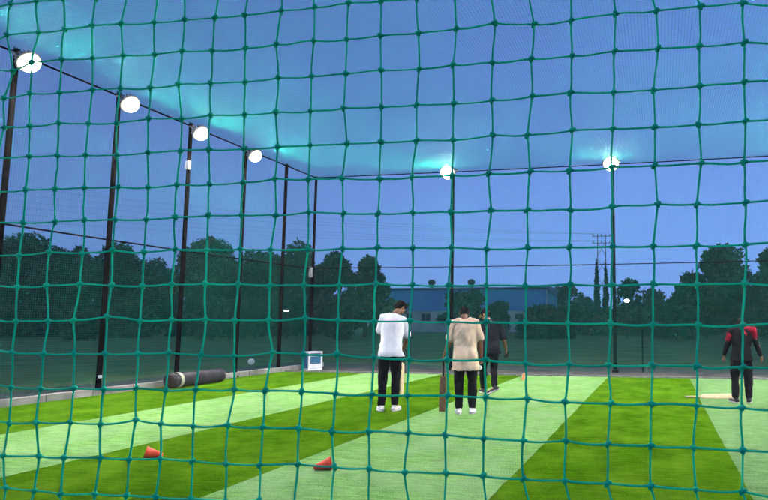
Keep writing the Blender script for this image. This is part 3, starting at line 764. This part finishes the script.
# man in dark clothes: walking away behind the man in beige
D = (-3.40, 12.92, .004)
def cap(P, hp, R3, J):
    bm = bmesh.new(); ball(bm, hp(0, -.012, .060), (.088, .102, .072), R3, 24, 14)
    fuse('cap', bm, .008, M['navy_cloth'], P, 1)
    c = [o for o in P.children if o.name.startswith('cap')][0]
    bm = bmesh.new()
    rings(bm, [(hp(0, .06, .048), R3 @ V(.075, 0, 0), R3 @ V(0, .0, .006)), (hp(0, .12, .046), R3 @ V(.072, 0, 0), R3 @ V(0, 0, .005)), (hp(0, .165, .036), R3 @ V(.045, 0, 0), R3 @ V(0, 0, .004))], 16)
    obj_bm('brim', bm, M['tan_cloth'], c, True)
person(D, az(D), 'man in navy t-shirt, black trousers and tan-brimmed cap walking away behind the man in beige', dict(
    pelvis=(.015, .0, .91), chest=(.02, .04, 1.2), neck=(-.03, .08, 1.46), head=(-.085, .135, 1.585), look=(-.75, .6, -.15), hipdir=(-.25, .97, 0),
    sl=(-.165, .06, 1.385), sr=(.185, .02, 1.375), el=(-.235, .16, 1.12), wl=(-.19, .34, .96), er=(.285, .03, 1.095), wr=(.335, .16, .875),
    hl=(0, .6, -.7), nl=(.6, .6, 0), hr=(.1, .55, -.85), nr=(-.9, .4, 0), cl=(.6, 0, 0), cr=(.7, 0, 0),
    h_l=(-.08, .02, .86), h_r=(.10, -.01, .86), k_l=(-.13, .18, .49), k_r=(.085, .02, .49), a_l=(-.125, .22, .09), a_r=(.10, -.20, .165),
    f_l=(-.35, .95, 0), f_r=(-.80, .50, -.42), ease=(.026, 0, 0)), 'navy_cloth', 'black_cloth', 'shoe_black', .80, .85, cap)
bm = bmesh.new(); box(bm, (0, 0, 0), (.075, .012, .15), None, .006); t = tag(empty('phone', world(D, (.352, .235, .765)), (.5, 0, az(D) + .4)), 'dark phone in the right hand of the man in navy', 'phone')
obj_bm('case', bm, M['grip_black'], t)
bm = bmesh.new(); box(bm, (0, -.0075, 0), (.066, .003, .138), None, .001); obj_bm('screen', bm, M['dark_void'], t)

# man in red and black: hunched forward over the bat on the ground
Rr = (1.45, 12.39, .004)
def yoke(P, hp, R3, J):
    bm = bmesh.new()
    sl, sr, mid = J['sl'], J['sr'], (J['sl'] + J['sr']) / 2
    limb(bm, [mid + (sr - mid) * .25 + V(0, -.010, .012), sr + V(0, -.004, .010), sr + (J['er'] - sr) * .38], [.082, .080, .068], 16, cap_steps=2)
    limb(bm, [sl + (J['el'] - sl) * .30 + V(-.012, -.006, 0), sl + (J['el'] - sl) * .62 + V(-.006, -.004, 0)], [.066, .062], 16, cap_steps=2)
    rings(bm, [(mid + V(.03, -.03, -.13), V(.04, 0, 0), V(0, .105, 0)), (mid + V(.045, -.018, -.05), V(.105, 0, 0), V(0, .112, 0)), (mid + V(.03, .005, .04), V(.105, 0, 0), V(0, .09, 0)), (mid + V(.01, .02, .075), V(.075, 0, 0), V(0, .07, 0))], 20)
    fuse('red_yoke', bm, .0085, M['red_cloth'], P, 3, .010, (8, 8, 6))
person(Rr, az(Rr), 'man in black and red long-sleeved jersey at the right, bowed head out of sight', dict(
    pelvis=(-.03, -.02, .84), chest=(0, .0, 1.1), neck=(-.01, .150, 1.36), head=(-.02, .245, 1.385), look=(0, .60, -.80),
    sl=(-.180, .03, 1.275), sr=(.175, .03, 1.275), el=(-.265, .06, 1.03), wl=(-.335, .12, .82), er=(.245, .06, 1.03), wr=(.305, .12, .83),
    hl=(-.2, .2, -1), nl=(.8, .5, 0), hr=(.15, .2, -1), nr=(-.8, .5, 0), cl=(.35, 0, 0), cr=(.35, 0, 0),
    h_l=(-.12, 0, .80), h_r=(.055, 0, .80), k_l=(-.155, .05, .45), k_r=(.075, .04, .45), a_l=(-.150, .0, .09), a_r=(.072, .02, .09),
    f_l=(-.55, .85, 0), f_r=(.1, 1, 0), ease=(.016, 0, 0)), 'black_cloth', 'black_cloth', 'shoe_black', .74, 1.88, yoke)

# ------------------------------------------------------------------ beyond the cage
YAW, FOC = math.radians(11.6618), 654.0
def far(px, d):
    """a place d metres off on the bearing where the photo shows column px"""
    t = (px - 525) / FOC; c, s = math.cos(YAW), math.sin(YAW)
    return Vector((-s * d + c * d * t, c * d + s * d * t, 0))
def hgt(y, d): return 1.42 + (323 - y) * d / 650

def leaves(rng, centers, radii, n, size):
    """n bent leaf clumps spread through ellipsoid lobes"""
    k = rng.choice(len(centers), n, p=np.prod(radii, 1) ** .67 / (np.prod(radii, 1) ** .67).sum())
    d = rng.normal(size=(n, 3)); d /= np.linalg.norm(d, axis=1, keepdims=True)
    rad = rng.uniform(.25, 1, n) ** .45 * rng.normal(1, .06, n)
    p = centers[k] + d * radii[k] * rad[:, None]
    a = rng.normal(size=(n, 3)); a /= np.linalg.norm(a, axis=1, keepdims=True)
    b = np.cross(a, d + rng.normal(0, .5, (n, 3))); b /= np.linalg.norm(b, axis=1, keepdims=True) + 1e-9
    nn = np.cross(a, b)
    s = size * rng.uniform(.5, 1.5, n)[:, None]
    q0 = p - a * s * .75; q2 = p + a * s * .75; q1 = p + b * s * .42 + nn * s * .2; q3 = p - b * s * .42 + nn * s * .2
    v = np.stack([q0, q1, q2, q3], 1).reshape(-1, 3)
    return v, np.arange(n * 4).reshape(n, 4)

def tree(name, loc, h, w, label, cat='tree', mat='leaf_a', base=.08, n=5200, size=.38, group=None, seed=0, shape='round', dense=1.0):
    rng = np.random.default_rng(seed)
    t = tag(empty(name, (loc[0], loc[1], -.03)), label, cat, group)
    C_, R_ = [], []
    nl = {'round': 26, 'column': 9, 'ragged': 26, 'bush': 16}[shape]
    for i in range(nl):
        f = (i + .5) / nl
        if shape == 'column':
            z = h * (base + (1 - base) * f * .93); rr = w * .42 * (1 - f ** 3) * (.6 + .4 * min(1, f * 6)); C_.append((rng.normal(0, w * .05), rng.normal(0, w * .05), z)); R_.append((rr, rr, h * .10)); continue
        a = rng.uniform(0, 2 * PI)
        z = h * (base + (1 - base) * rng.uniform(.10, .86))
        env = math.sin(PI * min(1, max(.08, (z / h - base) / (1 - base))) ** .8) ** .6
        q = w * .5 * env * rng.uniform(.15, .80)
        rr = w * rng.uniform(.08, .21) * (1.25 if shape != 'ragged' else .85)
        rz = min(rr * rng.uniform(.6, .95), (h - z) * .98)
        C_.append((q * math.cos(a), q * math.sin(a) * .8, z)); R_.append((rr, rr, max(rz, .1 * h)))
    if shape in ('round', 'ragged'):
        C_.append((rng.normal(0, w * .08), 0, h * .84)); R_.append((w * .20, w * .20, h * .16))
    v, f = leaves(rng, np.array(C_), np.array(R_), int(n * dense), size)
    v[:, 2] = np.maximum(v[:, 2], .05)
    mesh_np('crown', v, f, M[mat], t, False)
    bm = bmesh.new()
    th = h * (.62 if shape != 'bush' else .5); r0 = max(.06, h * .022)
    bend = [V(rng.normal(0, w * .02) * k, rng.normal(0, w * .02) * k, th * k / 4) for k in range(5)]
    limb(bm, bend, [r0 * 1.35, r0, r0 * .85, r0 * .65, r0 * .35], 9)
    for k in range(6 if shape != 'column' else 0):
        c = V(*C_[k % len(C_)]); s0 = bend[1 + k % 3]
        limb(bm, [s0, s0.lerp(c, .5) + V(0, 0, h * .03), c], [r0 * .5, r0 * .32, r0 * .12], 6)
    obj_bm('trunk', bm, M['bark'], t, True)
    return t

GT = 'dark trees beyond the side net'
T_ = [ # column, width px, top y, distance, label, leaf, shape
    (14, 78, 231, 76, 'tall rounded dark tree at the far left, highest crown of that end', 'leaf_a', 'round'),
    (52, 46, 246, 72, 'lower dark tree filling the shoulder right of the far left crown', 'leaf_b', 'round'),
    (76, 30, 245, 88, 'small tuft-topped tree poking up left of the second pole', 'leaf_c', 'ragged'),
    (114, 62, 241, 74, 'broad dark tree directly behind the second side pole', 'leaf_b', 'round'),
    (154, 44, 258, 92, 'lowest dark tree in the dip of the tree line left of the third pole', 'leaf_c', 'round'),
    (207, 76, 236, 72, 'big domed dark tree behind the pole of the rolled mat', 'leaf_a', 'round'),
    (256, 54, 249, 76, 'dark tree behind the fourth side pole', 'leaf_b', 'round'),
    (296, 56, 240, 74, 'dark tree behind the last two poles before the corner', 'leaf_a', 'round'),
    (335, 40, 251, 70, 'bushy dark tree just right of the corner pole', 'leaf_b', 'ragged'),
    (365, 38, 256, 68, 'dark rounded tree touching the left end of the blue shed', 'leaf_b', 'ragged'),
]
for i, (px, w, ty, d, lab, m, sh) in enumerate(T_):
    tree('broadleaf_tree', far(px, d), hgt(ty, d), w * 1.32 * d / 650, lab, 'tree', m, .04, 13000, .31, GT, 10 + i, sh)
for i, (px, w, ty, d) in enumerate(((-60, 90, 236, 74), (-130, 90, 240, 78), (-210, 100, 238, 80))):
    tree('broadleaf_tree', far(px, d), hgt(ty, d), w * d / 650, 'dark tree beyond the left edge of the view', 'tree', 'leaf_b', .04, 3500, .5, GT, 40 + i)
tree('broadleaf_tree', far(464, 84), hgt(290, 84), 60 * 84 / 650, 'small dark tree in front of the blue shed', 'tree', 'leaf_c', .02, 4500, .36, None, 60, 'ragged')
tree('broadleaf_tree', far(497, 80), hgt(301, 80), 40 * 80 / 650, 'low shrubby tree before the shed, right of its bigger neighbour', 'tree', 'leaf_c', .02, 2500, .34, None, 61, 'ragged')
GR = 'trees beyond the end net'
tree('broadleaf_tree', far(733, 58), hgt(244, 58), 108 * 58 / 650, 'large ragged spreading tree at the right, its crown over the man in red', 'tree', 'leaf_b', .16, 9000, .30, GR, 70, 'ragged')
tree('broadleaf_tree', far(782, 62), hgt(246, 62), 84 * 62 / 650, 'large dark tree cut by the right edge of the view', 'tree', 'leaf_b', .12, 6500, .32, GR, 71, 'ragged')
tree('broadleaf_tree', far(692, 64), hgt(271, 64), 50 * 64 / 650, 'lower tree at the left foot of the large ragged tree', 'tree', 'leaf_b', .08, 4000, .32, GR, 72, 'ragged')
tree('broadleaf_tree', far(627, 92), hgt(278, 92), 30 * 92 / 650, 'small round-topped tree above the distant lamp', 'tree', 'leaf_b', .05, 3000, .34, GR, 73)
tree('broadleaf_tree', far(652, 100), hgt(288, 100), 34 * 100 / 650, 'low tree midway between the distant lamp and the large ragged tree', 'tree', 'leaf_c', .05, 2600, .36, GR, 74)
tree('broadleaf_tree', far(566, 128), hgt(284, 128), 44 * 128 / 650, 'pale hazy tree at the right end of the blue shed', 'tree', 'leaf_c', .04, 2600, .42, GR, 75)
tree('broadleaf_tree', far(584, 112), hgt(296, 112), 34 * 112 / 650, 'low tree left of the two pointed cypresses', 'tree', 'leaf_c', .04, 2200, .4, GR, 76)
for px, ty, w, l, s in ((597, 255, 5.5, 'taller pointed cypress, left one of the pair below the pylon', 1), (606, 260, 5, 'shorter pointed cypress, right one of the pair below the pylon', 2)):
    tree('cypress', far(px, 120), hgt(ty, 120), w * 1.5 * 120 / 650, l, 'cypress', 'leaf_b', .01, 2600, .34, 'cypresses', 80 + s, 'column')
GH = 'bushes along the foot of the trees'
k = 0
for px in range(-80, 900, 42):
    if 395 < px < 545: continue
    d = 62 + 9 * math.sin(px * .7) if px < 395 else 70 + 12 * math.sin(px * .5)
    ty = 300 + 6 * math.sin(px * .31)
    where = ('outside the left edge of the view' if px < -15 else 'outside the right edge of the view' if px > 790 else
             'low dark bush at the foot of the ' + {-38: 'far left tree', 4: 'tall rounded tree at far left', 46: 'lower tree next to the far left crown', 88: 'trees left of the second pole', 130: 'trees right of the second pole', 172: 'trees just left of the rolled mat pole',
              214: 'big domed tree', 256: 'tree behind the fourth pole', 298: 'tree behind the last side poles', 340: 'tree right of the corner pole', 382: 'left end of the blue shed', 550: 'right end of the blue shed', 592: 'two cypresses', 634: 'tree above the distant lamp',
              676: 'ragged tree, left side', 718: 'ragged tree, left of the man in red', 760: 'ragged tree, behind the man in red'}.get(px, 'tree line'))
    if not where.startswith('low'): where = 'low dark bush ' + where
    tree('bush', far(px, d), hgt(ty, d), 62 * d / 650, where, 'bush', ('leaf_b', 'leaf_c', 'leaf_a')[k % 3], .0, 2600, .36, GH, 100 + k, 'bush'); k += 1

# blue shed
a, b = far(381, 108), far(547, 104)
ang = math.atan2(b.y - a.y, b.x - a.x); L_ = (b - a).length
t = tag(empty('industrial_shed', (a.x, a.y, -.02), (0, 0, ang)), 'long blue metal-clad shed with pale lower wall and two roof vents', 'shed')
zt = hgt(289, 106); zl = hgt(311, 106)
def ribbed(name, x0, x1, y0, z0, z1, m, parent, pitch=.35):
    xs = np.arange(x0, x1, pitch / 2); yy = np.where(np.arange(len(xs)) % 4 < 2, 0, -.05)
    v = np.concatenate([np.stack([xs, y0 + yy, np.full_like(xs, z0)], -1), np.stack([xs, y0 + yy, np.full_like(xs, z1)], -1), ])
    n = len(xs); i = np.arange(n - 1); f = np.stack([i, i + 1, n + i + 1, n + i], -1)
    return mesh_np(name, v, f, m, parent, False)
bm = bmesh.new(); box(bm, (L_ / 2, 9, (zl + zt) / 2 - .1), (L_ - .2, 17.8, zt - zl - .2)); obj_bm('inner_wall', bm, M['blue_sheet'], t)
ribbed('cladding', 0, L_, 0, zl, zt, M['blue_sheet'], t)
bm = bmesh.new(); box(bm, (L_ / 2, 9.05, zl / 2), (L_ - .1, 17.9, zl)); obj_bm('lower_wall', bm, M['render_wall'], t)
bm = bmesh.new(); rings(bm, [((0 - .2, 9, zt), (0, 9.4, 0), (0, 0, .55)), ((L_ + .2, 9, zt), (0, 9.4, 0), (0, 0, .55))], 24)
rf = obj_bm('roof', bm, M['blue_roof'], t)
bm = bmesh.new(); box(bm, (L_ / 2, -.14, zt + .02), (L_ + .4, .22, .24), None, .02); obj_bm('gutter', bm, M['blue_roof'], t)
bm = bmesh.new(); box(bm, (L_ + .02, -.08, (zl + zt) / 2), (.16, .16, zt - zl), None, .01); obj_bm('corner_trim', bm, M['render_wall'], t)
for px in (423.5, 465.5):
    x = (px - 381) / 166 * L_
    bm = bmesh.new(); tube(bm, (x, 5, zt + .2), (x, 5, zt + 1.0), .28, 14)
    rings(bm, [((x, 5, zt + .95), (.42, 0, 0), (0, .42, 0)), ((x, 5, zt + 1.25), (.66, 0, 0), (0, .66, 0)), ((x, 5, zt + 1.6), (.66, 0, 0), (0, .66, 0)), ((x, 5, zt + 1.9), (.3, 0, 0), (0, .3, 0))], 16)
    obj_bm('roof_vent', bm, M['dark_void'], rf)
for px, w, h, y in ((427, 9, 7, 317), (410, 5, 5, 316), (520, 8, 5, 316.5), (530, 7, 6, 316), (540, 4, 4, 316), (504, 6, 5, 317), (392, 6, 6, 317)):
    x = (px - 381) / 166 * L_; s = 106 / 650
    bm = bmesh.new(); box(bm, (x, -.005, hgt(y, 106)), (w * s, .12, h * s), None, .01); wn = obj_bm('window', bm, M['dark_void'], t)
    bm = bmesh.new()
    box(bm, (x, -.06, hgt(y, 106) - h * s / 2 - .05), (w * s + .2, .16, .1)); box(bm, (x, -.055, hgt(y, 106) + h * s / 2 + .04), (w * s + .2, .14, .08)); box(bm, (x, -.07, hgt(y, 106)), (.06, .06, h * s - .02))
    obj_bm('frame', bm, M['steel'], wn)

# pylon and wires
pc = far(602.5, 150); t = tag(empty('power_pylon', (pc.x, pc.y, 0), (0, 0, YAW - .12)), 'slim twin-mast electricity pylon standing above the two cypresses', 'pylon')
ZP = hgt(234, 150)
for s in (-1, 1):
    bm = bmesh.new(); tube(bm, (s * 1.0, 0, 0), (s * .9, 0, ZP), .11, 8); obj_bm('mast', bm, M['steel'], t)
for z in (ZP - .5, ZP - 2.1):
    bm = bmesh.new(); box(bm, (0, -.25, z), (4.4, .14, .16), None, .02)
    for x in (-1.9, 0, 1.9): tube(bm, (x, -.25, z + .1), (x, -.25, z + .55), .09, 8)
    obj_bm('crossarm', bm, M['steel'], t)
bm = bmesh.new()
for z in (ZP - 5, ZP - 9, ZP - 13):
    tube(bm, (-.92, 0, z), (.92, 0, z + 3.2), .06, 6); tube(bm, (.92, .15, z), (-.92, .15, z + 3.2), .06, 6)
obj_bm('bracing', bm, M['steel'], t)
pa = far(-330, 95); GW = 'wires strung to the pylon'
rot = Matrix.Rotation(YAW - .12, 3, 'Z')
n = 0
for z, zz in ((ZP + .05, 26.5), (ZP - 1.55, 22.5)):
    for x in (-1.9, 0, 1.9):
        e = pc + rot @ V(x, -.25, 0); e.z = z
        s = pa + V(x * 1.3, x * 1.1, 0); s.z = zz + x * .75
        bm = bmesh.new(); limb(bm, sagpts(s, e, 2.6, 24), [.013] * 25, 5)
        tag(obj_bm('power_line', bm, M['wire'], None, True), ('upper' if n < 3 else 'lower') + ' faint wire sloping down across the sky to the pylon, ' + ('left', 'middle', 'right')[n % 3] + ' of its three', 'wire', GW); n += 1

# distant lamps
def street_lamp(px, y, d, label, w, h, glow):
    p = far(px, d); z = hgt(y, d)
    t = tag(empty('street_lamp', (p.x, p.y, 0), (0, 0, YAW)), label, 'street lamp', 'distant lamps')
    bm = bmesh.new(); limb(bm, [(0, .3, -.1), (0, .3, z - .5), (0, .28, z + .1), (0, .05, z + h / 2 + .08)], [.07, .05, .05, .04], 8); obj_bm('post', bm, M['bark'], t, True)
    bm = bmesh.new(); box(bm, (0, 0, z + h / 2 + .05), (w + .1, .4, .08), None, .02); obj_bm('hood', bm, M['steel'], t)
    bm = bmesh.new(); ball(bm, (0, -.05, z), (w / 2, .16, h / 2), None, 16, 10); obj_bm('lamp_globe', bm, glow, t, True)
street_lamp(627, 301, 62, 'distant lit lamp low among the trees right of the cypresses', .52, .30, M['lamp_glow'])
street_lamp(286, 311, 58, 'distant lit strip lamp low between the last side poles', .46, .10, M['lamp_glow'])

# ------------------------------------------------------------------ dusk haze: one closed box of even air
bm = bmesh.new(); box(bm, (0, 230, 14.5), (850, 590, 31))
hz = bpy.data.materials.new('haze'); hz.use_nodes = True; nt = hz.node_tree; nt.nodes.clear()
out = nt.nodes.new('ShaderNodeOutputMaterial'); pv = nt.nodes.new('ShaderNodeVolumePrincipled')
pv.inputs['Color'].default_value = (.86, .90, .95, 1); pv.inputs['Density'].default_value = HAZE; pv.inputs['Anisotropy'].default_value = .2
nt.links.new(pv.outputs[0], out.inputs['Volume'])
tag(obj_bm('haze', bm, hz), kind='stuff')

# ------------------------------------------------------------------ sky and camera
w = bpy.data.worlds.new('World'); S.world = w; w.use_nodes = True
nt = w.node_tree; nt.nodes.clear(); Ln = nt.links.new
out = nt.nodes.new('ShaderNodeOutputWorld'); bg = nt.nodes.new('ShaderNodeBackground')
sky = nt.nodes.new('ShaderNodeTexSky'); sky.sky_type = 'NISHITA'; sky.sun_disc = False
sky.sun_elevation = math.radians(SKY_EL); sky.sun_rotation = math.radians(190)
sky.air_density = 1.0; sky.dust_density = .4; sky.ozone_density = 10.0
tcs = nt.nodes.new('ShaderNodeTexCoord'); mps = nt.nodes.new('ShaderNodeMapping'); mps.vector_type = 'POINT'
mps.inputs['Scale'].default_value = (1, 1, .35); mps.inputs['Location'].default_value = (0, 0, .16)      # a dusk sky that hardly changes with height
Ln(tcs.outputs['Generated'], mps.inputs[0]); Ln(mps.outputs[0], sky.inputs[0])
tint = nt.nodes.new('ShaderNodeMix'); tint.data_type = 'RGBA'; tint.blend_type = 'MULTIPLY'; tint.inputs[0].default_value = 1
tint.inputs[7].default_value = (*SKY_TINT, 1)
Ln(sky.outputs[0], tint.inputs[6]); Ln(tint.outputs[2], bg.inputs[0]); bg.inputs[1].default_value = SKY_STR
Ln(bg.outputs[0], out.inputs[0])

cam = bpy.data.cameras.new('camera'); co = bpy.data.objects.new('camera', cam); COL.objects.link(co)
co.location = (0, 0, 1.42); co.rotation_euler = (math.radians(90 + 6.4079), 0, YAW)
cam.sensor_width = 36; cam.lens = 36 * 650 / 768; cam.shift_x = -(525 - 384) / 768; cam.shift_y = 0
cam.clip_start = .02; cam.clip_end = 3000
S.camera = co
S.view_settings.view_transform = 'Standard'; S.view_settings.look = 'None'; S.view_settings.exposure = 0; S.view_settings.gamma = 1
S.view_settings.use_curve_mapping = False
cy = S.cycles if hasattr(S, 'cycles') else None
S.render.engine = 'CYCLES'
S.cycles.use_denoising = True; S.cycles.max_bounces = 6; S.cycles.transparent_max_bounces = 8; S.cycles.sample_clamp_indirect = 6
S.cycles.use_adaptive_sampling = False
